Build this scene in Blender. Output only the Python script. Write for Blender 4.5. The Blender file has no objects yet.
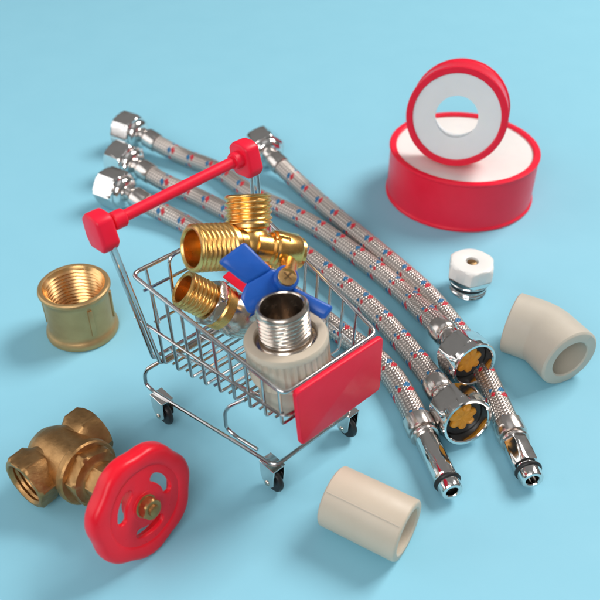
import bpy, bmesh, math, random
import numpy as np
from mathutils import Matrix, Vector
random.seed(7)
PI = math.pi
S = 0.01                       # everything below is written in centimetres
scene = bpy.context.scene
COL = scene.collection
V = Vector

# ------------------------------------------------------------------ camera geometry
EL = math.radians(39.5); FPX = 820.0; DIST = 41.0
CAM = V((0, -DIST*math.cos(EL), DIST*math.sin(EL)))
FW = V((0, math.cos(EL), -math.sin(EL))); RT = V((1, 0, 0)); UP = V((0, math.sin(EL), math.cos(EL)))
BK = -FW
def gp(px, py, z=0.0):
    """point at height z on the sight line of a photo pixel"""
    d = FW + RT*((px-300)/FPX) - UP*((py-300)/FPX)
    return CAM + d*((z-CAM.z)/d.z)
def cdir(r, u, b):
    return (RT*r + UP*u + BK*b).normalized()

# ------------------------------------------------------------------ materials
def newmat(name):
    m = bpy.data.materials.new(name); m.use_nodes = True
    return m, m.node_tree, m.node_tree.nodes['Principled BSDF']
def nd(nt, t, **kw):
    n = nt.nodes.new(t)
    for k, v in kw.items(): setattr(n, k, v)
    return n
def objcoord(nt, scale=100.0):
    tc = nd(nt, 'ShaderNodeTexCoord'); mp = nd(nt, 'ShaderNodeMapping')
    mp.inputs['Scale'].default_value = (scale,)*3
    nt.links.new(tc.outputs['Object'], mp.inputs['Vector']); return mp.outputs['Vector']
def noise(nt, vec, scale, detail=3, rough=.55):
    n = nd(nt, 'ShaderNodeTexNoise'); n.inputs['Scale'].default_value = scale
    n.inputs['Detail'].default_value = detail; n.inputs['Roughness'].default_value = rough
    nt.links.new(vec, n.inputs['Vector']); return n.outputs['Fac']
def maprange(nt, fac, a, b, lo=.3, hi=.7):
    n = nd(nt, 'ShaderNodeMapRange'); n.inputs['From Min'].default_value = lo; n.inputs['From Max'].default_value = hi
    n.inputs['To Min'].default_value = a; n.inputs['To Max'].default_value = b
    nt.links.new(fac, n.inputs['Value']); return n.outputs['Result']
def mixcol(nt, fac, a, b):
    n = nd(nt, 'ShaderNodeMix', data_type='RGBA')
    for i, v in ((6, a), (7, b)):
        if isinstance(v, tuple): n.inputs[i].default_value = (*v, 1)
        else: nt.links.new(v, n.inputs[i])
    nt.links.new(fac, n.inputs[0]); return n.outputs[2]
def surface(name, col, col2=None, metal=0., rough=.4, rough2=None, bump=0., bscale=6., nscale=1.2, coat=0., spec=.5, sss=0., sssr=(1, .8, .6)):
    m, nt, p = newmat(name)
    vec = objcoord(nt)
    p.inputs['Metallic'].default_value = metal
    p.inputs['Specular IOR Level'].default_value = spec
    p.inputs['Coat Weight'].default_value = coat
    p.inputs['Coat Roughness'].default_value = .12
    f = noise(nt, vec, nscale)
    nt.links.new(mixcol(nt, maprange(nt, f, 0, 1), col, col2 or col), p.inputs['Base Color'])
    f2 = noise(nt, vec, nscale*2.7, 5)
    nt.links.new(maprange(nt, f2, rough, rough2 if rough2 is not None else rough*1.25), p.inputs['Roughness'])
    if bump:
        b = nd(nt, 'ShaderNodeBump'); b.inputs['Strength'].default_value = bump; b.inputs['Distance'].default_value = .0004
        nt.links.new(noise(nt, vec, bscale, 6, .65), b.inputs['Height']); nt.links.new(b.outputs['Normal'], p.inputs['Normal'])
    if sss:
        p.inputs['Subsurface Weight'].default_value = sss; p.inputs['Subsurface Radius'].default_value = sssr
        p.inputs['Subsurface Scale'].default_value = .002
    return m

M = {}
M['chrome'] = surface('chrome', (.86, .84, .82), (.78, .76, .74), 1, .07, .13)
M['wire'] = surface('bright_wire', (.70, .68, .67), (.50, .48, .48), 1, .12, .24)
M['nickel'] = surface('nickel', (.70, .62, .54), (.58, .50, .43), 1, .17, .3, .05)
M['steel'] = surface('satin_steel', (.74, .69, .65), (.63, .58, .55), 1, .17, .27, .05)
M['brass'] = surface('polished_brass', (.95, .58, .20), (.88, .48, .13), 1, .22, .32, .10, 9)
M['brass_thread'] = surface('brass_thread', (.95, .60, .23), (.84, .47, .13), 1, .24, .36, .08, 12)
M['brass_dull'] = surface('dull_brass', (.55, .36, .165), (.48, .305, .135), .7, .36, .46, .10, 9)
M['brass_bore'] = surface('machined_brass', (.92, .60, .28), (.80, .46, .18), 1, .24, .34)
M['bronze'] = surface('cast_bronze', (.52, .30, .125), (.36, .195, .075), .92, .32, .5, .35, 7, 1.6)
M['bronze_dark'] = surface('dark_bronze', (.30, .19, .09), (.22, .13, .06), 1, .32, .44, .2, 9)
M['red'] = surface('red_plastic', (.94, .013, .048), (.90, .011, .042), 0, .36, .44, .03, 3, spec=.35)
M['red_gloss'] = surface('glossy_red', (.92, .013, .048), (.88, .011, .042), 0, .28, .36, .03, 1.5, spec=.45)
M['red_paint'] = surface('red_enamel', (.90, .012, .03), (.84, .010, .026), 0, .27, .34, 0, 1.2, spec=.32)
M['blue'] = surface('blue_plastic', (.012, .11, .50), (.010, .095, .45), 0, .30, .40, .05, 3)
M['beige'] = surface('beige_plastic', (.64, .545, .43), (.60, .51, .40), 0, .42, .52, .10, 7, .7, sss=.15)
M['grey_beige'] = surface('grey_beige_plastic', (.60, .54, .45), (.56, .50, .415), 0, .42, .52, .10, 7, .7, sss=.15)
M['white_tape'] = surface('white_tape', (.86, .83, .80), (.83, .80, .78), 0, .6, .7, .12, 5, sss=.2)
M['white'] = surface('white_plastic', (.86, .84, .81), (.84, .82, .79), 0, .38, .45, .08, 6, sss=.1)
M['core'] = surface('translucent_core', (.89, .87, .87), (.87, .85, .85), 0, .4, .5, .05, 4, sss=.4)
M['black'] = surface('black_rubber', (.012, .012, .013), (.02, .02, .02), 0, .36, .5, .1, 9)
M['orange'] = surface('orange_brass_insert', (.86, .36, .03), (.78, .29, .02), .15, .3, .4, .1, 8)
M['table'] = surface('blue_tabletop', (.275, .605, .75), (.265, .592, .738), 0, .55, .62, .10, 28, .3, spec=.25)

def braid_material():
    m, nt, p = newmat('steel_braid')
    L = nt.links.new
    uv = nd(nt, 'ShaderNodeUVMap'); sep = nd(nt, 'ShaderNodeSeparateXYZ'); L(uv.outputs['UV'], sep.inputs[0])
    u, v = sep.outputs['X'], sep.outputs['Y']
    def mt(op, a, b=None, c=None):
        n = nd(nt, 'ShaderNodeMath', operation=op)
        for i, x in enumerate((a, b, c)):
            if x is None: continue
            if isinstance(x, (int, float)): n.inputs[i].default_value = x
            else: L(x, n.inputs[i])
        return n.outputs[0]
    NA, K = 19, 6.0
    a = mt('MULTIPLY_ADD', v, K, mt('MULTIPLY', u, NA)); b = mt('SUBTRACT', mt('MULTIPLY', u, NA), mt('MULTIPLY', v, K))
    par = mt('FLOORED_MODULO', mt('ADD', mt('FLOOR', a), mt('FLOOR', b)), 2)
    fa, fb = mt('FRACT', a), mt('FRACT', b)
    def hump(f, g):            # a ribbon across f, dipping at its ends along g
        s = mt('SINE', mt('MULTIPLY', f, PI)); w = mt('SINE', mt('MULTIPLY', g, PI))
        wires = mt('ABSOLUTE', mt('SINE', mt('MULTIPLY', f, PI*3)))
        return mt('ADD', mt('MULTIPLY', mt('POWER', s, .45), mt('MULTIPLY_ADD', w, .5, .5)), mt('MULTIPLY', wires, .22))
    ha, hb = hump(fa, fb), hump(fb, fa)
    h = mt('ADD', mt('MULTIPLY', ha, par), mt('MULTIPLY', hb, mt('SUBTRACT', 1, par)))
    bp = nd(nt, 'ShaderNodeBump'); bp.inputs['Strength'].default_value = .6; bp.inputs['Distance'].default_value = .00035
    L(h, bp.inputs['Height']); L(bp.outputs['Normal'], p.inputs['Normal'])
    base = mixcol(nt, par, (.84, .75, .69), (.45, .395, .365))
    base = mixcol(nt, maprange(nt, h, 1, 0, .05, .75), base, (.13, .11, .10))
    # coloured marker threads woven in: pairs of blue and red stitches
    cu = mt('FRACT', mt('ADD', mt('MULTIPLY', u, 3), mt('MULTIPLY', v, .03))); cv = mt('FRACT', mt('MULTIPLY', v, 1/1.55))
    def stitch(u0, v0, su, sv, sk):
        du = mt('SUBTRACT', cu, u0); dv = mt('SUBTRACT', mt('SUBTRACT', cv, v0), mt('MULTIPLY', du, sk))
        d = mt('ADD', mt('ABSOLUTE', mt('DIVIDE', du, su)), mt('ABSOLUTE', mt('DIVIDE', dv, sv)))
        return mt('MULTIPLY', mt('LESS_THAN', d, 1), mt('GREATER_THAN', h, .16))
    red = mt('MAXIMUM', stitch(.40, .46, .24, .10, .22), stitch(.90, .42, .12, .075, .3))
    blu = mt('MAXIMUM', stitch(.47, .29, .22, .10, .18), stitch(.95, .27, .11, .07, .2))
    base = mixcol(nt, blu, base, (.02, .17, .36)); base = mixcol(nt, red, base, (.62, .02, .04))
    L(base, p.inputs['Base Color'])
    L(mt('SUBTRACT', .92, mt('MULTIPLY', mt('MAXIMUM', red, blu), .8)), p.inputs['Metallic'])
    p.inputs['Roughness'].default_value = .30
    return m
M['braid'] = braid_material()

# ------------------------------------------------------------------ mesh builder
def frame(p, z, x=None):
    z = V(z).normalized()
    if x is None: x = V((0, 0, 1)) if abs(z.z) < .9 else V((1, 0, 0))
    x = V(x); x = (x - z*x.dot(z)).normalized(); y = z.cross(x)
    m = Matrix.Identity(4)
    for i in range(3): m[i][0], m[i][1], m[i][2], m[i][3] = x[i], y[i], z[i], p[i]
    return m
ID = Matrix.Identity(4)
class MB:
    def __init__(self): self.v = []; self.f = []; self.uv = {}
    def add(self, vs, fs, mat=ID):
        o = len(self.v); self.v += [mat @ V(p) for p in vs]; self.f += [[i+o for i in f] for f in fs]
    def lathe(self, prof, mat=ID, segs=64, mod=None, closed=False):
        """prof: (r, z) or (r, z, tag); mod(theta, r, z, tag) -> r"""
        rings = []; vs = []; fs = []
        for q in prof:
            r, z = q[0], q[1]; tag = q[2] if len(q) > 2 else None
            if r < 1e-6: rings.append([len(vs)]*segs); vs.append((0, 0, z)); continue
            ring = []
            for k in range(segs):
                t = 2*PI*k/segs; rr = mod(t, r, z, tag) if (mod and tag) else r
                ring.append(len(vs)); vs.append((rr*math.cos(t), rr*math.sin(t), z))
            rings.append(ring)
        n = len(rings)
        for i in range(n if closed else n-1):
            a, b = rings[i], rings[(i+1) % n]
            for k in range(segs):
                j = (k+1) % segs; f = [a[k], a[j], b[j], b[k]]
                g = [x for i2, x in enumerate(f) if x not in f[:i2]]
                if len(g) > 2: fs.append(g)
        self.add(vs, fs, mat)
    def tube(self, pts, r, segs=12, closed=False, uvs=False, caps=True):
        pts = [V(p) for p in pts]; n = len(pts)
        tan = []
        for i in range(n):
            a = pts[(i-1) % n] if (closed or i > 0) else pts[i]; b = pts[(i+1) % n] if (closed or i < n-1) else pts[i]
            tan.append((b-a).normalized())
        nx = V((0, 0, 1)) if abs(tan[0].z) < .8 else V((1, 0, 0))
        nx = (nx - tan[0]*nx.dot(tan[0])).normalized(); o = len(self.v); length = 0
        for i in range(n):
            if i: length += (pts[i]-pts[i-1]).length
            nx = (nx - tan[i]*nx.dot(tan[i])).normalized(); ny = tan[i].cross(nx)
            ri = r[i] if isinstance(r, (list, tuple)) else r
            for k in range(segs):
                t = 2*PI*k/segs
                self.v.append(pts[i] + nx*(ri*math.cos(t)) + ny*(ri*math.sin(t)))
        for i in range(n if closed else n-1):
            j = (i+1) % n
            for k in range(segs):
                l = (k+1) % segs
                if uvs:
                    d = self.cum
                    self.uv[len(self.f)] = [(k/segs, d[i]), ((k+1)/segs, d[i]), ((k+1)/segs, d[j]), (k/segs, d[j])]
                self.f.append([o+i*segs+k, o+i*segs+l, o+j*segs+l, o+j*segs+k])
        if not closed and caps:
            self.f.append([o+k for k in range(segs)][::-1]); self.f.append([o+(n-1)*segs+k for k in range(segs)])
    def bm(self, bmh, mat=ID):
        bmh.verts.index_update(); self.add([tuple(v.co) for v in bmh.verts], [[v.index for v in f.verts] for f in bmh.faces], mat); bmh.free()
    def prism(self, poly, z0, z1, mat=ID, bevel=0., seg=3):
        b = bmesh.new(); n = len(poly)
        lo = [b.verts.new((x, y, z0)) for x, y in poly]; hi = [b.verts.new((x, y, z1)) for x, y in poly]
        b.faces.new(lo[::-1]); b.faces.new(hi)
        for i in range(n): b.faces.new((lo[i], lo[(i+1) % n], hi[(i+1) % n], hi[i]))
        bmesh.ops.recalc_face_normals(b, faces=b.faces)
        if bevel: bmesh.ops.bevel(b, geom=list(b.edges)+list(b.verts), offset=bevel, segments=seg, profile=.5, affect='EDGES')
        self.bm(b, mat)
    def hull(self, pts, bevel=0., seg=3, mat=ID):
        b = bmesh.new()
        for p in pts: b.verts.new(p)
        bmesh.ops.convex_hull(b, input=list(b.verts))
        bmesh.ops.dissolve_limit(b, angle_limit=.03, verts=b.verts, edges=b.edges)
        if bevel: bmesh.ops.bevel(b, geom=list(b.edges)+list(b.verts), offset=bevel, segments=seg, profile=.5, affect='EDGES')
        self.bm(b, mat)
    def box(self, sx, sy, sz, mat=ID, bevel=0., seg=3):
        self.prism([(-sx/2, -sy/2), (sx/2, -sy/2), (sx/2, sy/2), (-sx/2, sy/2)], -sz/2, sz/2, mat, bevel, seg)
    def sphere(self, c, r, sc=(1, 1, 1), n=24, mat=ID):
        prof = [(r*math.sin(PI*i/n), -r*math.cos(PI*i/n)) for i in range(n+1)]; prof[0] = (0, -r); prof[-1] = (0, r)
        self.lathe(prof, mat @ Matrix.Translation(c) @ Matrix.Diagonal((*sc, 1)), n*2)

WM = {}
def obj(name, mb, mat, parent=None, sharp=32, smooth=True):
    inv = WM[parent.name].inverted() if parent else ID
    me = bpy.data.meshes.new(name)
    me.from_pydata([tuple((inv @ p)*S) for p in mb.v], [], mb.f)
    if mb.uv:
        uvl = me.uv_layers.new(name='UVMap')
        for fi, quad in mb.uv.items():
            for li, q in zip(me.polygons[fi].loop_indices, quad): uvl.data[li].uv = q
    b = bmesh.new(); b.from_mesh(me)
    if not mb.uv: bmesh.ops.remove_doubles(b, verts=b.verts, dist=1e-7)
    bmesh.ops.recalc_face_normals(b, faces=b.faces)
    lim = math.radians(sharp)
    for f in b.faces: f.smooth = smooth
    for e in b.edges: e.smooth = len(e.link_faces) == 2 and e.calc_face_angle(0) < lim
    b.to_mesh(me); b.free()
    me.materials.append(M[mat] if isinstance(mat, str) else mat)
    o = bpy.data.objects.new(name, me); COL.objects.link(o)
    if parent: o.parent = parent; WM[o.name] = WM[parent.name]
    else: WM[o.name] = ID
    return o
def tag(o, label, cat, group=None):
    o['label'] = label; o['category'] = cat
    if group: o['group'] = group
def thing(name, label, cat, loc, rot=None, group=None):
    o = bpy.data.objects.new(name, None); COL.objects.link(o); o.empty_display_size = .005
    m = Matrix.Translation(V(loc)) @ (rot.to_4x4() if rot else ID)
    WM[o.name] = m
    ms = m.copy(); ms.translation = m.translation*S; o.matrix_world = ms
    tag(o, label, cat, group); return o

# profile helpers -----------------------------------------------------------------
def hexmod(af, phase=0.):
    def f(t, r, z, tag):
        if tag == 'hex':
            a = ((t-phase) % (PI/3)) - PI/6
            return min(r, af/2/math.cos(a))
        return r
    return f
def hexprof(af, z0, z1, bore, ch=.09):
    rc = af/2/math.cos(PI/6)
    return [(bore, z0), (af/2*.985, z0, 'hex'), (af/2*1.06, z0+ch*.55, 'hex'), (rc, z0+ch*1.7, 'hex'), (rc, z1-ch*1.7, 'hex'), (af/2*1.06, z1-ch*.55, 'hex'), (af/2*.985, z1, 'hex'), (bore, z1)]
def threadmod(pitch, depth, z0, z1, base=None, fade=.12):
    def f(t, r, z, tag):
        if tag == 'th':
            x = (z/pitch - t/(2*PI)) % 1.0
            tri = 1-abs(2*x-1); tri = min(1, max(0, (tri-.12)/.72))
            k = min(1, max(0, (z-z0)/fade), 1) if z < (z0+z1)/2 else min(1, max(0, (z1-z)/fade))
            return r - depth*(1-tri)*(.35+.65*k)
        if tag == 'thi':
            x = (z/pitch - t/(2*PI)) % 1.0; tri = 1-abs(2*x-1)
            return r + depth*tri
        if base: return base(t, r, z, tag)
        return r
    return f
def threadprof(r, z0, z1, pitch, per=9, tag='th'):
    n = max(4, int(abs(z1-z0)/pitch*per)); return [(r, z0+(z1-z0)*i/n, tag) for i in range(n+1)]
def spline(pts, step=.12):
    P = [V(p) for p in pts]; P = [P[0]*2-P[1]]+P+[P[-1]*2-P[-2]]; out = []
    for i in range(1, len(P)-2):
        p0, p1, p2, p3 = P[i-1:i+3]; n = max(2, int((p2-p1).length/.05))
        for k in range(n):
            t = k/n
            out.append(.5*((2*p1)+(p2-p0)*t+(2*p0-5*p1+4*p2-p3)*t*t+(3*p1-p0-3*p2+p3)*t**3))
    out.append(P[-2])
    for _ in range(60):                                   # relax small wobbles of the control points
        out = [out[0]] + [(out[i-1]+out[i]*2+out[i+1])/4 for i in range(1, len(out)-1)] + [out[-1]]
    res = [out[0]]; acc = 0
    for a, b in zip(out, out[1:]):
        acc += (b-a).length
        if acc >= step: res.append(b); acc = 0
    if (res[-1]-out[-1]).length > .03: res.append(out[-1])
    return res
def fillet(pts, r, n=6):
    pts = [V(p) for p in pts]; out = [pts[0]]
    for i in range(1, len(pts)-1):
        a, b, c = pts[i-1], pts[i], pts[i+1]
        d1, d2 = (a-b), (c-b); rr = min(r, d1.length*.49, d2.length*.49)
        s, e = b+d1.normalized()*rr, b+d2.normalized()*rr
        for k in range(n+1):
            t = k/n; out.append(s*(1-t)**2 + b*2*t*(1-t) + e*t*t)
    out.append(pts[-1]); return out

# ================================================================== tabletop
mb = MB(); mb.add([(-75, -48, 0), (75, -48, 0), (75, 95, 0), (-75, 95, 0)], [(0, 1, 2, 3)])
tt = obj('tabletop', mb, 'table'); tt['kind'] = 'structure'

# ================================================================== shopping cart
cart_rot = Matrix.Rotation(math.radians(-47), 3, 'Z'); cart_loc = V((-1.45, -8.19, 0))
CART = Matrix.Translation(cart_loc) @ cart_rot.to_4x4()
def cl(x, y, z): return CART @ V((x, y, z))
cart = thing('shopping_cart', 'miniature chrome wire shopping cart with red handle and red front panel, loaded with fittings', 'shopping cart', cart_loc, cart_rot)
XR, XF = -3.7, 3.62
def side(x, z):
    """basket centre line and half width at a station x, height z"""
    t = (x-XR)/(XF-XR); hw = 3.1+(2.3-3.1)*t; c = .16*max(0, t)
    top = 7.5-1.5*t; bot = 3.22+.95*t; k = (z-bot)/(top-bot)
    return c, hw - .16*(1-k)
def bs(x, s, z):
    c, h = side(x, z); return cl(x, c+s*h, z)
def ztop(x): return 7.5-1.5*(x-XR)/(XF-XR)
def zbot(x): return 3.22+.95*(x-XR)/(XF-XR)
def zmid(x): return 5.15-.45*(x-XR)/(XF-XR)
b = MB(); WR = .062
rim = fillet([bs(0, -1, ztop(0)), bs(XF, -1, ztop(XF)), bs(XF, 1, ztop(XF)), bs(XR, 1, ztop(XR)), bs(XR, -1, ztop(XR)), bs(0, -1, ztop(0))], .35, 7)[:-1]
b.tube(rim, .085, 12, closed=True)
zz = lambda f: [bs(0, -1, f(0)), bs(XF-.1, -1, f(XF)), bs(XF-.1, 1, f(XF)), bs(XR+.2, 1, f(XR)), bs(XR+.2, -1, f(XR)), bs(0, -1, f(0))]
b.tube(fillet([bs(-4.05, -1, 5.15), bs(XF-.1, -1, zmid(XF)), bs(XF-.1, 1, zmid(XF)), bs(-4.05, 1, 5.15)], .3, 6), .066, 10)
NU = 9; xs = [-2.8+i*.765 for i in range(NU)]
for x in xs:                                              # U shaped ribs: down one side, across the floor, up the other
    zb = zbot(x); off = .06
    def q(s, z, d=0): c, h = side(x, z); return cl(x, c+s*(h-d), z)
    pts = [q(-1, ztop(x)+.02, .07), q(-1, zb, .05), q(1, zb, .05), q(1, ztop(x)+.02, .07)]
    b.tube(fillet(pts, .15, 5), WR, 9)
for x in [q_+.38 for q_ in xs[:-1]]:                       # straight floor wires between the ribs
    c, h = side(x, zbot(x)); b.tube([cl(x, c-h+.12, zbot(x)+.1), cl(x, c+h-.3, zbot(x)+.1)], WR*.85, 8)
for yy in (-2.15, -.75, .75, 2.15):                           # floor runners
    b.tube([cl(-3.35, yy, zbot(-3.35)+.12), cl(3.4, yy*.72+.15, zbot(3.4)+.12)], WR*.9, 8)
for x0, xt in ((-3.45, -4.52), (-2.95, -4.12)):           # wires that climb to the handle
    for s in (-1, 1):
        zb = zbot(x0)
        pts = [cl(x0, 0, zb), cl(x0, s*2.88, zb), cl(xt, s*3.46, 9.05)]
        b.tube(fillet(pts, .15, 5), .085, 10)
basket = obj('basket', b, 'wire', cart)
b = MB()                                                  # hinged rear flap hanging in the open back
yf = [-2.5, -.95]
b.tube(fillet([cl(-3.62, -2.75, 6.55), cl(-3.62, 2.7, 6.55)], .1), .06, 9)
b.tube(fillet([cl(-3.55, -1.5, 5.0), cl(-3.62, -1.5, 7.52), cl(-3.62, 1.5, 7.52), cl(-3.55, 1.5, 5.0)], .4, 6), .07, 9)
for y in (-2.5, 2.5): b.tube([cl(-3.66, y, 7.5), cl(-3.4, y*.97, 4.9)], .06, 9)
b.tube([cl(-3.45, -2.6, 5.0), cl(-3.45, 2.6, 5.0)], .06, 9)
obj('rear_flap', b, 'wire', cart)
b = MB()                                                  # sign panel on the nose of the basket
P0 = [V((-1.84, 6.0, 0)), V((2.56, 5.92, 0)), V((2.62, 3.12, 0)), V((-1.56, 3.10, 0))]
P = []
for i in range(4):
    a_, b_, c_ = P0[i-1], P0[i], P0[(i+1) % 4]
    for t in (0, .25, .5, .75, 1):
        u_ = b_+(a_-b_).normalized()*.22; w_ = b_+(c_-b_).normalized()*.22
        g_ = u_*(1-t)**2+b_*2*t*(1-t)+w_*t*t; P.append((g_.x, g_.y))
pm = Matrix(((0, 0, 1, 0), (1, 0, 0, 0), (0, 1, 0, 0), (0, 0, 0, 1)))
b.prism(P, 3.66, 3.90, CART @ pm, .07, 3)
obj('front_panel', b, 'red', cart)
b = MB()                                                  # handle
hz, hx = 9.45, -4.55
hzz = lambda y: hz+.02+.045*y
hp = [cl(hx, -3.35+6.7*i/24, hzz(-3.35+6.7*i/24)+.05) for i in range(25)]
b.tube(hp, [.225 if 2 < i < 22 else .26 for i in range(25)], 20)
for s in (-1, 1): b.lathe([(0, -.26), (.31, -.26), (.35, -.2), (.35, .2), (.31, .26), (0, .26)], frame(cl(hx, s*2.82, hzz(s*2.82)+.05), cart_rot @ V((0, 1, 0))), 32)
handle = obj('handle', b, 'red', cart)
for s in (-1, 1):
    b = MB()
    prof = [(-.50, -.78), (.38, -.78), (.60, -.45), (.42, .52), (.12, .66), (-.40, .66), (-.72, .40), (-.70, -.35)]
    mm = CART @ Matrix.Translation((hx+.02, s*3.42+(-.12), hzz(s*3.42)-.02)) @ Matrix.Rotation(-.12, 4, 'Y') @ Matrix(((1, 0, 0, 0), (0, 0, 1, 0), (0, 1, 0, 0), (0, 0, 0, 1)))
    b.prism(prof, -.36, .36, mm, .14, 4)
    obj('end_cap', b, 'red', handle)
b = MB()                                                  # undercarriage
ZB = 1.55
def ub(s):
    return [cl(-3.2, 0, 3.22), cl(-3.15, s*2.5, 3.2), cl(-3.75, s*3.2, 2.55), cl(-3.85, s*3.2, 1.75), cl(-3.45, s*3.15, ZB), cl(2.95, s*2.05, ZB), cl(2.95, 0, ZB)]
b.tube(fillet(ub(-1), .35, 6), .085, 10); b.tube(fillet(ub(1), .35, 6), .085, 10)
for s in (-1, 1):
    pts = [cl(1.3, 0, zbot(1.3)-.13), cl(1.2, s*1.75, zbot(1.3)-.14), cl(.45, s*2.36, 3.0), cl(.45, s*2.38, 1.9), cl(.9, s*2.28, ZB+.17), cl(2.0, s*2.10, ZB+.17)]
    b.tube(fillet(pts, .4, 6), .075, 10)
obj('chassis', b, 'wire', cart)
for x, s, yw in ((-2.98, -1, 3.04), (2.72, -1, 2.0), (2.72, 1, 2.05), (-2.98, 1, 3.04)):
    b = MB(); yc = s*yw; zt = ZB-.05
    for d in (-.27, .27):
        poly = [(-.42, zt), (.42, zt), (.36, .62), (.2, .42), (-.12, .36), (-.36, .75)]
        b.prism(poly, -.03, .03, CART @ Matrix.Translation((x, yc+d, 0)) @ Matrix(((1, 0, 0, 0), (0, 0, 1, 0), (0, 1, 0, 0), (0, 0, 0, 1))), .012, 1)
    b.box(.84, .60, .06, CART @ Matrix.Translation((x, yc, zt)), .012, 1)
    br = obj('caster', b, 'chrome', cart)
    b = MB(); mm = frame(cl(x+.02, yc, .56), cart_rot @ V((0, 1, 0)))
    b.lathe([(0, -.17), (.26, -.17), (.28, -.13), (.44, -.13), (.52, -.1), (.56, -.03), (.56, .03), (.52, .1), (.44, .13), (.28, .13), (.26, .17), (0, .17)], mm, 40)
    obj('wheel', b, 'black', br)
    b = MB(); b.lathe([(0, -.35), (.09, -.35), (.13, -.30), (.13, .30), (.09, .35), (0, .35)], mm, 16); obj('axle', b, 'nickel', br)

# ================================================================== beige threaded adapter standing in the cart
ax = cdir(-.07, .76, .64); ax = V((-.10, .05, 1)).normalized()
pb = gp(285.5, 334.5, 6.75)
am = frame(pb, ax)
ad = thing('pipe_adapter', 'ribbed beige plastic pipe adapter with a bare chromed thread on top, upright in the cart', 'pipe fitting', pb)
b = MB(); R0 = 1.52; ribs = 38
def ribmod(t, r, z, tag):
    if tag == 'rib': return r - .085*(.5-.5*math.cos(t*ribs))**.6
    return r
b.lathe([(1.12, -.55), (1.12, -.06), (1.16, 0), (R0-.14, 0), (R0-.05, -.03), (R0, -.12), (R0, -.26), (R0, -.34, 'rib'), (R0, -1.42, 'rib'), (R0-.03, -1.5), (R0-.22, -1.56), (R0-.25, -1.62), (R0-.26, -2.78), (R0-.32, -2.86), (1.0, -2.86), (.95, -2.3), (0, -2.3)], am, 180, ribmod)
obj('body', b, 'beige', ad)
b = MB(); z0, z1, p = .25, 1.42, .165
prof = [(0, -2.0), (.9, -2.0), (.9, -.5), (1.118, -.5), (1.118, .0), (1.08, .03), (.97, .03), (.93, .06), (.90, .12)] + threadprof(.945, z0, z1, p, 10) + [(.89, 1.47), (.87, 1.5), (.80, 1.5), (.765, 1.46), (.75, 1.3), (.745, -1.1), (0, -1.15)]
b.lathe(prof, am @ Matrix.Translation((0, 0, -.2)), 96, threadmod(p, .075, z0, z1))
obj('threaded_insert', b, 'nickel', ad)

# ================================================================== brass three-way valve with blue handle
vc = gp(250, 245, 8.3)
al = cdir(-.80, -.09, .60); au = cdir(.12, .97, -.02); au = (au - al*au.dot(al)).normalized()
tv = thing('three_way_valve', 'shiny brass three-way valve with a blue butterfly handle, lying on top of the cart load', 'valve', vc)
b = MB()
b.sphere((0, 0, 0), .84, mat=Matrix.Translation(vc))
b.lathe([(.0, -.2), (.70, -.2), (.72, .7), (.80, .8), (.80, .98), (0, 1.0)], frame(vc, al), 48)
b.lathe([(.0, -.2), (.66, -.2), (.66, .6), (.74, .66), (.74, .78), (0, .78)], frame(vc, au), 48)
obj('body', b, 'brass', tv)
def port(name, mat, base, d, R, z0, z1, p, bore, parent, dep=.085, segs=84):
    b = MB()
    prof = [(0, z0-.05), (R-.1, z0-.05), (R-.1, z0+.06)] + threadprof(R, z0+.08, z1-.06, p, 10) + [(R-.07, z1-.02), (R-.10, z1), (bore+.05, z1), (bore, z1-.06), (bore, z0+.3), (bore*.75, z0+.22), (0, z0+.2)]
    b.lathe(prof, frame(base, d), segs, threadmod(p, dep, z0+.08, z1-.06))
    return obj(name, b, mat, parent)
port('threaded_port', 'brass_thread', vc, al, .88, .95, 2.5, .19, .66, tv)
port('threaded_port', 'brass_thread', vc, au, .88, .72, 1.86, .21, .64, tv)
# right hand barrel with a raised angular mark
bar = (al*-1)
b = MB(); bc = gp(285, 251, 8.0); d = cdir(.80, -.10, -.45)
bmx = frame(bc, d)
b.lathe([(0, -1.3), (.52, -1.3), (.52, -.72), (.62, -.66), (.62, -.58), (.70, -.52), (.72, -.45), (.72, .36), (.66, .46), (.60, .48), (.60, .62), (.50, .68), (0, .68)], bmx, 56)
# raised angular mark
for (u0, v0), (u1, v1) in (((-.30, .16), (.18, .16)), ((.18, .16), (.18, -.26))):
    for k in range(10):
        pass
w1 = [bc + (d*a) + (cdir(.1, .35, .93)*.70) + UP*c for a, c in ((-.32, .24), (.12, .20), (.12, -.22))]
b.tube(fillet(w1, .06, 4), .065, 10)
obj('outlet', b, 'brass', tv)
# valve stem, blue handle and screw
def pd(px, py, z): return gp(px, py, z)
sc = CAM + (gp(288, 276, 0)-CAM).normalized()*28.6
hub = CAM + (gp(270, 287, 0)-CAM).normalized()*29.0
sd = (cdir(.25, .25, .93))
b = MB(); b.tube([sc+FW*1.25+UP*.45, sc-sd*.15], .33, 24); obj('stem', b, 'brass', tv)
def cp(px, py, dist): return CAM + (gp(px, py, 0)-CAM).normalized()*dist
def plate(b, quad, n, th, bev=.05):
    n = n.normalized(); b.hull([p for p in quad]+[p-n*th for p in quad], bev, 3)
b = MB()
w = [cp(219, 261, 28.45), cp(245, 241, 28.75), cp(273, 269, 28.85), cp(248, 284, 28.6)]
n = (w[1]-w[0]).cross(w[2]-w[1]); n = n if n.dot(BK) > 0 else -n
plate(b, w, n, .42, .13)
w = [cp(246, 283, 28.62), cp(273, 268, 28.92), cp(291, 283, 29.1), cp(291, 290, 29.35), cp(260, 307, 29.2), cp(255, 314, 28.9), cp(248, 314, 28.7), cp(240, 298, 28.55)]
b.hull(w+[p+FW*.55 for p in w], .12, 4)
b.lathe([(0, -.8), (.46, -.8), (.46, -.22), (.40, -.14), (0, -.14)], frame(sc, sd), 40)
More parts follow.
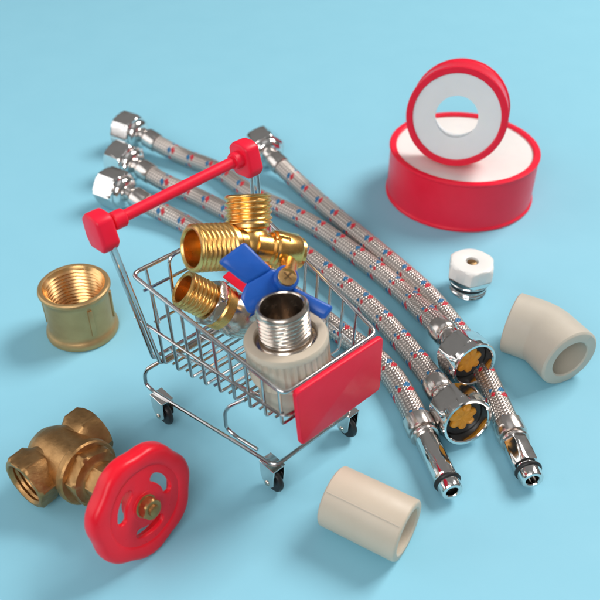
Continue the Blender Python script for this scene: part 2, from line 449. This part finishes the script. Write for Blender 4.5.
w = [cp(291, 285, 28.95), cp(334, 306, 28.75), cp(324, 319, 28.65), cp(293, 299, 28.85)]
n = (w[1]-w[0]).cross(w[2]-w[1]); n = n if n.dot(BK) > 0 else -n
plate(b, w, n, .42, .13)
hd = obj('handle', b, 'blue', tv)
b = MB(); sm = frame(sc, sd)
b.lathe([(0, -.3), (.30, -.3), (.34, -.26), (.34, -.06), (.32, -.03), (.20, -.005), (0, 0)], sm, 32)
for a in (0.4, 0.4+PI/2): pass
scr = obj('screw', b, 'brass_bore', tv)
b = MB()
for a in (.5, .5+PI/2): b.box(.36, .075, .05, sm @ Matrix.Rotation(a, 4, 'Z') @ Matrix.Translation((0, 0, -.01)), .01, 1)
obj('cross_slot', b, 'bronze_dark', scr)

# ================================================================== smaller brass and nickel valve with a red handle
o2 = gp(182, 288, 6.35); ar = cdir(-.74, .40, .54)
bv = thing('ball_valve', 'brass and nickel ball valve with a red handle, half buried under the three-way valve', 'valve', o2)
base = o2 - ar*1.9
b = MB(); p = .19; z0, z1 = .75, 1.84
b.lathe([(0, .5), (.68, .5), (.66, .7)] + threadprof(.76, z0, z1, p, 10) + [(.69, 1.88), (.67, 1.9), (.62, 1.9), (.56, 1.84), (.55, .9), (0, .9)], frame(base, ar), 84, threadmod(p, .085, z0, z1))
obj('threaded_port', b, 'brass_thread', bv)
b = MB(); b.lathe([(0, .12)]+hexprof(1.75, .28, .68, .3)+[(0, .7)], frame(base, ar), 72, hexmod(1.75, .3)); obj('hex_collar', b, 'nickel', bv)
b = MB(); b.lathe([(0, -.2), (.86, -.2), (.92, -.14), (.92, .2), (.86, .27), (0, .27)], frame(base, ar), 64); obj('brass_ring', b, 'brass', bv)
b = MB(); b.lathe([(0, -2.3), (.62, -2.3), (.72, -2.2), (.72, -1.75), (.66, -1.6), (.80, -1.3), (.90, -.95), (.92, -.7), (.86, -.4), (.78, -.22), (0, -.2)], frame(base, ar), 64)
obj('body', b, 'nickel', bv)
b = MB()
w = [cp(222, 277, 32.6), cp(230, 270, 32.7), cp(250, 283, 32.2), cp(243, 293, 32.1)]
b.hull(w+[q+FW*.25 for q in w], .05, 3)
w = [cp(240, 284, 32.4), cp(250, 280, 32.4), cp(262, 300, 32.6), cp(248, 304, 32.6)]
b.hull(w+[q+FW*.5 for q in w], .05, 3)
obj('handle', b, 'red', bv)

# ================================================================== flexible hoses
RH = .52
def hose(label, pts, z_start, z_end, back, front):
    """pts: axis pixels on the table; back: nut centre pixel; front: ('nut', px, z) or ('tip', ...)"""
    n = len(pts); W = []
    for i, (px, py) in enumerate(pts):
        W.append(gp(px, py, RH + (z_start-RH)*max(0, 1-i/2.0)**1.0 + (z_end-RH)*max(0, 1-(n-1-i)/2.0)))
    path = spline(W, .1)
    t = thing('flexible_hose', label, 'hose', V((path[0].x, path[0].y, 0)), None, 'braided flexible hoses with metal ends')
    b = MB(); cum = [0]
    for a, c in zip(path, path[1:]): cum.append(cum[-1]+(c-a).length)
    b.cum = cum; b.tube(path, RH, 40, uvs=True, caps=True)
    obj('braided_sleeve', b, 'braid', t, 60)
    # back end: crimp ferrule, domed collar, hexagon nut
    d = (path[0]-path[6]).normalized(); p0 = path[0]
    fm = frame(p0, d)
    b = MB(); b.lathe([(0, -.9), (.55, -.9), (.60, -.85), (.60, -.1), (.56, .0), (.48, .08), (.42, .16), (.42, .5), (0, .5)], fm, 48); obj('ferrule', b, 'steel', t)
    nd_ = (back - p0).normalized() if back is not None else d
    fm = frame(p0+d*.1, nd_, (0, 0, 1))
    b = MB(); af = 2.05
    b.lathe([(.40, .25), (.62, .27), (.80, .36), (.90, .50), (.92, .62), (af/2*.985, .64, 'hex'), (af/2*1.06, .69, 'hex'), (1.19, .79, 'hex'), (1.19, 1.92, 'hex'), (af/2*1.06, 2.0, 'hex'), (af/2*.985, 2.04, 'hex'), (.84, 2.04), (.80, 1.98), (.78, .8), (.40, .7)], fm, 72, hexmod(af, front[3] if len(front) > 3 else .2), closed=True)
    obj('hex_nut', b, 'chrome', t)
    b = MB(); b.lathe([(.2, .82), (.77, .82), (.77, 1.0), (.2, 1.0)], fm, 40, closed=True); obj('washer', b, 'black', t)
    # front end
    pe = path[-1]; d = (path[-1]-path[-7]).normalized(); fm = frame(pe, d)
    if front[0] == 'nut':
        b = MB(); b.lathe([(0, -.9), (.55, -.9), (.61, -.85), (.61, -.2), (.55, -.1), (.45, 0), (.42, .1), (.42, .7), (0, .7)], fm, 48); obj('ferrule', b, 'steel', t)
        nd_ = (front[1]-pe).normalized(); L = (front[1]-pe).length
        nd_ = front[2]; c = front[1]
        fm = frame(c, nd_, (0, 0, 1)); k = 0
        b = MB()
        b.lathe([(.40, -1.75), (.60, -1.73), (.76, -1.62), (.88, -1.46), (.95, -1.40), (af/2*.99, -1.38, 'hex'), (af/2*1.06, -1.33, 'hex'), (1.19, -1.24, 'hex'), (1.19, -.50, 'hex'), (1.13, -.36, 'hex'), (1.10, -.3), (1.10, -.06), (1.06, 0), (.96, 0), (.92, -.05), (.90, -.35), (.90, -.72), (.40, -.76)], fm, 96, hexmod(af, .1), closed=True)
        obj('hex_nut', b, 'chrome', t)
        b = MB(); b.lathe([(.46, -.56), (.60, -.50), (.86, -.50), (.895, -.54), (.895, -.75), (.46, -.75)], fm, 56, closed=True); obj('washer', b, 'black', t)
        b = MB()
        def fl(th, r, z, tag): return r*(1-.26*(.5+.5*math.cos(th*7))**2) if tag else r
        b.lathe([(0, -.42), (.16, -.38, 's'), (.46, -.36, 's'), (.62, -.42, 's'), (.66, -.54, 's'), (.60, -.74)], fm, 84, fl); obj('core_insert', b, 'orange', t)
        b = MB(); b.tube([pe-d*.2, pe+d*.15, c-nd_*1.9, c-nd_*1.5], .43, 24); obj('neck', b, 'steel', t)
    else:
        L = front[1]
        b = MB(); b.lathe([(0, -.75), (.56, -.75), (.63, -.68), (.64, -.1), (.60, 0), (.50, .04), (0, .04)], fm, 56); obj('ferrule', b, 'steel', t)
        b = MB(); b.lathe([(0, .0), (.46, .0), (.46, .10), (.58, .13), (.61, .2), (.58, .28), (.44, .31), (.44, .38), (0, .38)], fm, 48); obj('collar', b, 'steel', t)
        b = MB()
        if front[2] == 'long':
            b.lathe([(0, .3), (.47, .3), (.50, .36), (.50, L-.72), (.46, L-.66), (.46, L-.6), (.36, L-.58), (.36, L-.42), (.46, L-.4), (.47, L-.34), (.44, L-.05), (.40, L), (.27, L), (.24, L-.04), (.24, L-.8), (0, L-.8)], fm, 56)
        else:
            b.lathe([(0, .3), (.52, .3, 'hex'), (.58, .36, 'hex'), (.58, L-.80, 'hex'), (.5, L-.74, 'hex'), (.40, L-.7), (.36, L-.58), (.36, L-.44), (.47, L-.42), (.48, L-.34), (.45, L-.05), (.41, L), (.29, L), (.26, L-.04), (.26, L-.8), (0, L-.8)], fm, 72, hexmod(.96, .25))
        obj('spigot', b, 'chrome', t)
        b = MB(); b.lathe([(.36+.075+.115*math.cos(2*PI*i/12), L-.50+.10*math.sin(2*PI*i/12)) for i in range(12)], fm, 48, closed=True); obj('o_ring', b, 'black', t)
    return t
ZN = 1.12
hose('braided steel hose starting behind the right handle end, tip with black ring lying far right', [(273, 158), (286, 171), (303, 187), (339, 219), (391, 262), (424, 291), (448, 319), (472, 351), (492, 391), (513, 437)], ZN, RH+.05, gp(257, 138, ZN), ('tip', 2.25, 'short'))
n1 = gp(475, 366, 1.55); n2 = gp(468, 423, 1.28)
hose('braided steel hose from the topmost back nut to the upper of two open front nuts', [(147, 137), (164, 147), (184, 157), (217, 170), (250, 193), (291, 213), (321, 230), (348, 249), (375, 269), (402, 292), (429, 317), (448, 336)], ZN, 1.35, gp(128, 131, ZN), ('nut', n1, cdir(.42, -.48, .77), .35))
hose('braided steel hose from the middle back nut to the lower of two open front nuts', [(141, 168), (164, 182), (193, 195), (217, 207), (255, 227), (298, 250), (340, 282), (376, 313), (406, 346), (432, 379), (443, 395)], ZN, .95, gp(118, 158, ZN), ('nut', n2, cdir(.32, -.45, .83), .1))
hose('braided steel hose from lowest back nut, passing behind the cart, ending in long spout', [(134, 196), (150, 206), (180, 221), (210, 238), (250, 264), (295, 297), (341, 333), (369, 353), (392, 376), (408, 402), (423, 432)], ZN, RH+.05, gp(112, 188, ZN), ('tip', 3.15, 'long', .6))

# ================================================================== PTFE tape rolls
cb = gp(458, 191.5, 0); RB = 4.27; HB = 3.05
big = thing('tape_roll', 'large red roll of white sealing tape lying flat on the blue table', 'tape roll', cb, None, 'red rolls of white tape')
b = MB(); fm = Matrix.Translation(cb)
b.lathe([(RB-.45, .0), (RB-.02, .0), (RB+.03, .05), (RB+.03, .16), (RB-.05, .24), (RB-.06, HB-.2), (RB, HB-.14), (RB, HB-.05), (RB-.06, HB), (RB-.33, HB), (RB-.39, HB-.05), (RB-.40, HB-.22), (RB-.45, HB-.3)], fm, 160, closed=True)
obj('spool', b, 'red_gloss', big)
b = MB(); b.lathe([(0, HB-.16), (2.0, HB-.16), (RB-.402, HB-.15), (RB-.402, .1), (0, .1)], fm, 160); obj('tape_winding', b, 'white_tape', big)
# the small roll stands on the large one, facing the camera
RS, TS = 2.66, 1.95
axs = V((-.26, -.95, .19)).normalized()
c0 = gp(456.5, 117.5, HB + RS*math.sqrt(1-axs.z**2) + TS*axs.z)
small = thing('tape_roll', 'small red roll of white tape standing on edge upon the larger roll', 'tape roll', V((c0.x, c0.y, HB)), None, 'red rolls of white tape')
fm = frame(c0, axs)
b = MB()
b.lathe([(RS-.36, 0), (RS-.30, .04), (RS-.05, .04), (RS+.01, -.02), (RS+.01, -.14), (RS-.06, -.20), (RS-.06, -TS+.2), (RS+.01, -TS+.14), (RS+.01, -TS+.02), (RS-.05, -TS-.04), (RS-.3, -TS-.04), (RS-.36, -TS)], fm, 128, closed=True)
obj('spool', b, 'red_gloss', small)
b = MB()
b.lathe([(1.12, -.10), (1.25, -.08), (1.9, -.05), (RS-.36, -.03), (RS-.36, -TS+.03), (1.46, -TS+.03), (1.40, -TS+.1)], fm, 128, closed=True)
obj('tape_core', b, 'core', small)

# ================================================================== brass coupling on the left
cb = gp(83.5, 329, 0)
cpl = thing('pipe_coupling', 'dull brass pipe coupling with threaded bore, standing upright left of the cart', 'pipe fitting', cb)
H = 2.75; fm = Matrix.Translation(cb)
b = MB()
b.lathe([(1.30, 0), (1.60, 0), (1.68, .06), (1.70, .16), (1.68, .30), (1.60, .42), (1.54, .52), (1.52, .7), (1.52, 2.2), (1.55, 2.36), (1.62, 2.48), (1.66, 2.58), (1.64, 2.68), (1.58, 2.74), (1.50, 2.75), (1.42, 2.72)], fm, 120)
for a in (-.95, -.95+PI, -3.0, .14):
    b.box(.10, .22, 1.5, fm @ Matrix.Rotation(a, 4, 'Z') @ Matrix.Translation((1.545, 0, 1.43)), .035, 2)
obj('body', b, 'brass_dull', cpl)
b = MB(); p = .2
b.lathe([(1.42, 2.72), (1.36, 2.62)] + threadprof(1.25, 2.56, .3, p, 9, 'thi') + [(1.30, .1), (1.30, 0)], fm, 96, threadmod(p, .09, .3, 2.56))
obj('threaded_bore', b, 'brass_bore', cpl)

# ================================================================== gate valve with red handwheel
nrm = V((.72, -.66, .20)).normalized()
RW = 2.22
hw_c = gp(141, 503, RW*math.sqrt(1-nrm.z**2)+.02)
rn = V((-.60, -.80, -.0)); rn = (rn - nrm*rn.dot(nrm)).normalized()
bc = hw_c - nrm*4.75 + V((-.22, -.25, 0)); nrm = (hw_c-bc).normalized(); rn = (rn - nrm*rn.dot(nrm)).normalized()
gv = thing('gate_valve', 'bronze gate valve with a red handwheel lying on its side at the lower left', 'valve', V((bc.x, bc.y, 0)))
b = MB()
b.lathe([(0, -1.15), (.55, -1.1), (.92, -.9), (1.10, -.5), (1.13, 0), (1.12, .6), (1.13, 1.35), (1.20, 1.45), (1.27, 1.52), (1.27, 1.76), (1.21, 1.83), (1.0, 1.85), (0, 1.85)], frame(bc, nrm), 72)
zp = .82
for s in (-1, 1):
    b.lathe([(.5, -.1), (.98, -.1), (.96, .5), (.94, zp)], frame(bc, rn*s), 56)
obj('body', b, 'bronze', gv)
p = .19
for s in (-1, 1):
    b = MB(); af = 2.02; rc = af/2/math.cos(PI/6); z0, z1 = zp-.1, zp+.95
    prof = [(.8, z0), (af/2*.93, z0+.02, 'hex'), (rc, z0+.28, 'hex'), (rc, z1-.14, 'hex'), (af/2*1.04, z1-.03, 'hex'), (af/2*.985, z1, 'hex'), (.90, z1), (.86, z1-.04)] + threadprof(.80, z1-.1, .5, p, 9, 'thi') + [(.3, .42), (0, .4)]
    b.lathe(prof, frame(bc, rn*s, nrm), 72, threadmod(p, .06, .5, z1-.1, hexmod(af, .0)))
    obj('hex_port', b, 'bronze', gv)
b = MB(); m2 = frame(bc, nrm)
b.lathe([(0, 1.8), (1.02, 1.8, 'hex'), (1.12, 1.88, 'hex'), (1.12, 2.25, 'hex'), (1.0, 2.33, 'hex'), (.78, 2.35), (.70, 2.4), (.68, 2.5), (.74, 2.54, 'hex'), (.80, 2.6, 'hex'), (.80, 3.1, 'hex'), (.70, 3.2, 'hex'), (.4, 3.22), (.36, 3.3), (.36, 4.5), (0, 4.5)], m2, 72, hexmod(1.5, .2) if False else (lambda t, r, z, tag: hexmod(1.98 if z < 2.34 else 1.40, .2)(t, r, z, tag)))
obj('bonnet', b, 'bronze', gv)
wm = frame(hw_c, nrm, UP)
b = MB(); nl = 7; sec = 28; rows = 210; vs = []; fs = []
for i in range(rows):
    t = 2*PI*i/rows; lob = .5+.5*math.cos(nl*t+.5)
    ro = RW*(1-.05*(1-lob)**1.5); ri = RW*.64; mid = (ro+ri)/2; ha = (ro-ri)/2; hb = .38
    for k in range(sec):
        a = 2*PI*k/sec; ca, sa = math.cos(a), math.sin(a)
        r = mid+ha*math.copysign(abs(ca)**.62, ca); z = hb*math.copysign(abs(sa)**.7, sa) - .05
        vs.append((r*math.cos(t), r*math.sin(t), z))
for i in range(rows):
    j = (i+1) % rows
    for k in range(sec):
        l = (k+1) % sec; fs.append([i*sec+k, j*sec+k, j*sec+l, i*sec+l])
b.add(vs, fs, wm)
# web with three curved slots, cut from a filled curve
cu = bpy.data.curves.new('web', 'CURVE'); cu.dimensions = '2D'; cu.fill_mode = 'BOTH'; cu.extrude = .05; cu.bevel_depth = .05; cu.bevel_resolution = 3
def loop(pts):
    s = cu.splines.new('POLY'); s.points.add(len(pts)-1); s.use_cyclic_u = True
    for q, (x, y) in zip(s.points, pts): q.co = (x, y, 0, 1)
loop([(1.54*math.cos(2*PI*i/120), 1.54*math.sin(2*PI*i/120)) for i in range(120)])
for c in (-.62, -.62-2*PI/3, -.62-4*PI/3):
    hw_, r0, hwid = .44, 1.03, .235; pts = []
    for i in range(17): a = c-hw_+2*hw_*i/16; pts.append(((r0+hwid)*math.cos(a), (r0+hwid)*math.sin(a)))
    for i in range(1, 8):
        q = PI*i/8; a = c+hw_; pts.append((r0*math.cos(a)+hwid*(math.cos(q)*math.cos(a)-math.sin(q)*math.sin(a)), r0*math.sin(a)+hwid*(math.cos(q)*math.sin(a)+math.sin(q)*math.cos(a))))
    for i in range(17): a = c+hw_-2*hw_*i/16; pts.append(((r0-hwid)*math.cos(a), (r0-hwid)*math.sin(a)))
    for i in range(1, 8):
        q = PI*i/8; a = c-hw_; pts.append((r0*math.cos(a)-hwid*(math.cos(q)*math.cos(a)-math.sin(q)*-math.sin(a))*1, r0*math.sin(a)-hwid*(math.cos(q)*math.sin(a)+math.sin(q)*-0+math.sin(q)*math.cos(a)*1)*1) if False else (r0*math.cos(a)-hwid*(math.cos(q)*math.cos(a)-math.sin(q)*math.sin(a)), r0*math.sin(a)-hwid*(math.cos(q)*math.sin(a)+math.sin(q)*math.cos(a))))
    loop(pts)
co = bpy.data.objects.new('web', cu); COL.objects.link(co)
dg = bpy.context.evaluated_depsgraph_get(); me = bpy.data.meshes.new_from_object(co.evaluated_get(dg))
b.add([tuple(v.co + V((0, 0, .17))) for v in me.vertices], [list(p.vertices) for p in me.polygons], wm)
bpy.data.objects.remove(co); bpy.data.meshes.remove(me); bpy.data.curves.remove(cu)
b.lathe([(0, -.3), (.62, -.3), (.62, .22), (.56, .28), (0, .26)], wm, 48)
obj('handwheel', b, 'red_paint', gv)
b = MB(); wn = wm @ Matrix.Translation((0, 0, .25))
b.lathe([(0, -.05), (.44, -.05), (.44, .03), (.40, .05)]+[(.38, .06, 'hex'), (.42, .12, 'hex'), (.42, .34, 'hex'), (.36, .40, 'hex'), (.22, .41), (.20, .5), (.15, .53), (0, .53)], wn, 72, hexmod(.74, .1))
obj('wheel_nut', b, 'bronze', gv)

# ================================================================== beige straight coupler
Rc = 1.18
mid = gp(369.5, 513, Rc); L = 3.08; az = math.radians(-31)
d = V((math.cos(az), math.sin(az), 0)); pa, pe = mid-d*L/2, mid+d*L/2
sl = thing('pipe_coupler', 'plain straight beige plastic pipe coupler lying in front of the cart', 'pipe fitting', V((pa.x, pa.y, 0)))
b = MB(); fm = frame(pa, d)
bo = .87
b.lathe([(bo+.03, 0), (Rc-.06, 0), (Rc, .06), (Rc, L-.08), (Rc-.03, L-.03), (Rc-.08, L), (bo+.06, L), (bo, L-.06), (bo-.03, L*.55), (bo-.1, L*.54), (bo-.1, L*.46), (bo-.03, L*.45), (bo, .06)], fm, 120, closed=True)
# mould line along the side
sdv = (cdir(-.15, .30, .95)); sdv = (sdv-d*sdv.dot(d)).normalized()
b.tube([pa+d*.1+sdv*(Rc-.012), pe-d*.1+sdv*(Rc-.012)], .028, 8)
obj('body', b, 'beige', sl)

# ================================================================== beige elbow
Re = 1.42
p2 = gp(543, 333, Re); p1 = gp(511, 322, Re); p3 = p2 + V((.42, -.907, 0))*1.9
el = thing('pipe_elbow', 'beige plastic elbow fitting with an open bore facing the camera, at the right edge', 'pipe fitting', V((p2.x, p2.y, 0)))
d1 = (p1-p2).normalized(); d2 = (p3-p2).normalized()
b = MB(); outer = [p1, p1+(p2-p1)*.5]; arc = []
r = 0.9
for i in range(9):
    t = i/8; s_, e_ = p2+d1*r*.55, p2+d2*r*.55
    arc.append(s_*(1-t)**2+p2*2*t*(1-t)+e_*t*t)
path = [p1, p1-d1*.06, p1-d1*.2] + arc + [p3-d2*.25, p3-d2*.09, p3-d2*.03, p3]
rad = [Re-.06, Re-.0, Re]+[Re+.0]*9+[Re+.02, Re+.02, Re-.03, Re-.08]
b.tube(path, rad, 96, caps=False)
b.lathe([(Re-.08, 0), (.95, 0), (.90, -.06), (.88, -1.3), (.78, -1.34), (.78, -1.75), (0, -1.75)], frame(p3, d2), 96)
b.lathe([(Re-.06, 0), (.95, 0), (.90, -.06), (.88, -1.2), (0, -1.25)], frame(p1, d1), 96)
obj('body', b, 'grey_beige', el)

# ================================================================== white and chrome plug
cb = gp(467.5, 289.5, 0)
pl = thing('vent_plug', 'small white hexagonal plug with a chrome base and black ring, below the tape rolls', 'plug', cb)
fm = Matrix.Translation(cb); b = MB()
b.lathe([(0, 0), (.84, 0), (.90, .05)] + threadprof(.94, .07, .42, .15, 9) + [(.74, .46), (.74, .60), (.95, .62), (1.02, .66), (1.04, .72), (1.0, .78), (0, .8)], fm, 72, threadmod(.15, .06, .07, .42))
obj('threaded_base', b, 'chrome', pl)
b = MB(); b.lathe([(.82+.13*math.cos(2*PI*i/12), .53+.09*math.sin(2*PI*i/12)) for i in range(12)], fm, 56, closed=True); obj('o_ring', b, 'black', pl)
b = MB(); af = 2.05; rc = af/2/math.cos(PI/6)
b.lathe([(0, .74), (1.0, .74, 'hex'), (1.06, .78, 'hex'), (rc, .93, 'hex'), (rc, 1.02, 'hex'), (0, 1.02)], fm, 72, hexmod(af, .35)); obj('hex_flange', b, 'chrome', pl)
b = MB(); af = 2.1; rc = af/2/math.cos(PI/6)
b.lathe([(0, 1.0), (1.0, 1.0, 'hex'), (rc, 1.08, 'hex'), (rc, 1.62, 'hex'), (1.12, 1.74, 'hex'), (1.02, 1.80, 'hex'), (.93, 1.82, 'hex'), (.36, 1.82), (.32, 1.80), (.30, 1.62), (0, 1.62)], fm, 72, hexmod(af, .35)); obj('cap', b, 'white', pl, 40)
b = MB(); b.lathe([(0, 1.6), (.26, 1.6), (.24, 1.74), (.20, 1.76), (0, 1.76)], fm, 24); b.box(.36, .06, .05, fm @ Matrix.Translation((0, 0, 1.76)), .01, 1); obj('screw', b, 'bronze_dark', pl)

# ================================================================== lamps, world, camera
def area(name, loc, target, sx, sy, rad):
    l = bpy.data.lights.new(name, 'AREA'); l.shape = 'RECTANGLE'; l.size = sx*S; l.size_y = sy*S
    l.energy = rad*PI*sx*sy*S*S
    o = bpy.data.objects.new(name, l); COL.objects.link(o)
    o.location = V(loc)*S; o.rotation_euler = (V(target)-V(loc)).to_track_quat('-Z', 'Y').to_euler(); return l
k = area('key_softbox', (117, 75, 150), (0, 0, 0), 85, 85, 16.6); k.color = (1, .97, .93)
area('added_overhead_fill', (-15, 0, 110), (0, 0, 0), 80, 60, .4)  # weak fill lamp, added overhead to lift the shade
area('front_softbox', (-25, -95, 75), (0, -3, 2), 70, 60, 4.6)
area('added_left_fill', (-95, -5, 42), (0, -3, 2), 90, 75, 1.5)  # added lamp, gives left-facing chrome nut flats something bright to reflect

w = bpy.data.worlds.new('World'); scene.world = w; w.use_nodes = True
nt = w.node_tree; bg = nt.nodes['Background']; bg.inputs['Strength'].default_value = .21
tc = nd(nt, 'ShaderNodeTexCoord'); sp = nd(nt, 'ShaderNodeSeparateXYZ'); nt.links.new(tc.outputs['Generated'], sp.inputs[0])
rp = nd(nt, 'ShaderNodeValToRGB'); nt.links.new(maprange(nt, sp.outputs['Z'], 0, 1, -1, 1), rp.inputs['Fac'])
e = rp.color_ramp.elements; e[0].position = .40; e[0].color = (.22, .18, .155, 1); e[1].position = .95; e[1].color = (1, 1, 1, 1)
q = e.new(.56); q.color = (.50, .46, .43, 1); q = e.new(.72); q.color = (.95, .93, .9, 1)
nt.links.new(rp.outputs['Color'], bg.inputs['Color'])

cam = bpy.data.cameras.new('camera'); cam.sensor_width = 36; cam.lens = FPX/600*36; cam.clip_start = .01; cam.clip_end = 50
cam.dof.use_dof = True; cam.dof.focus_distance = .335; cam.dof.aperture_fstop = 16
co = bpy.data.objects.new('camera', cam); COL.objects.link(co)
cm = Matrix.Identity(4)
for i in range(3): cm[i][0], cm[i][1], cm[i][2], cm[i][3] = RT[i], UP[i], BK[i], CAM[i]*S
co.matrix_world = cm; scene.camera = co
scene.view_settings.view_transform = 'Standard'; scene.view_settings.look = 'None'; scene.view_settings.exposure = 0; scene.view_settings.gamma = 1
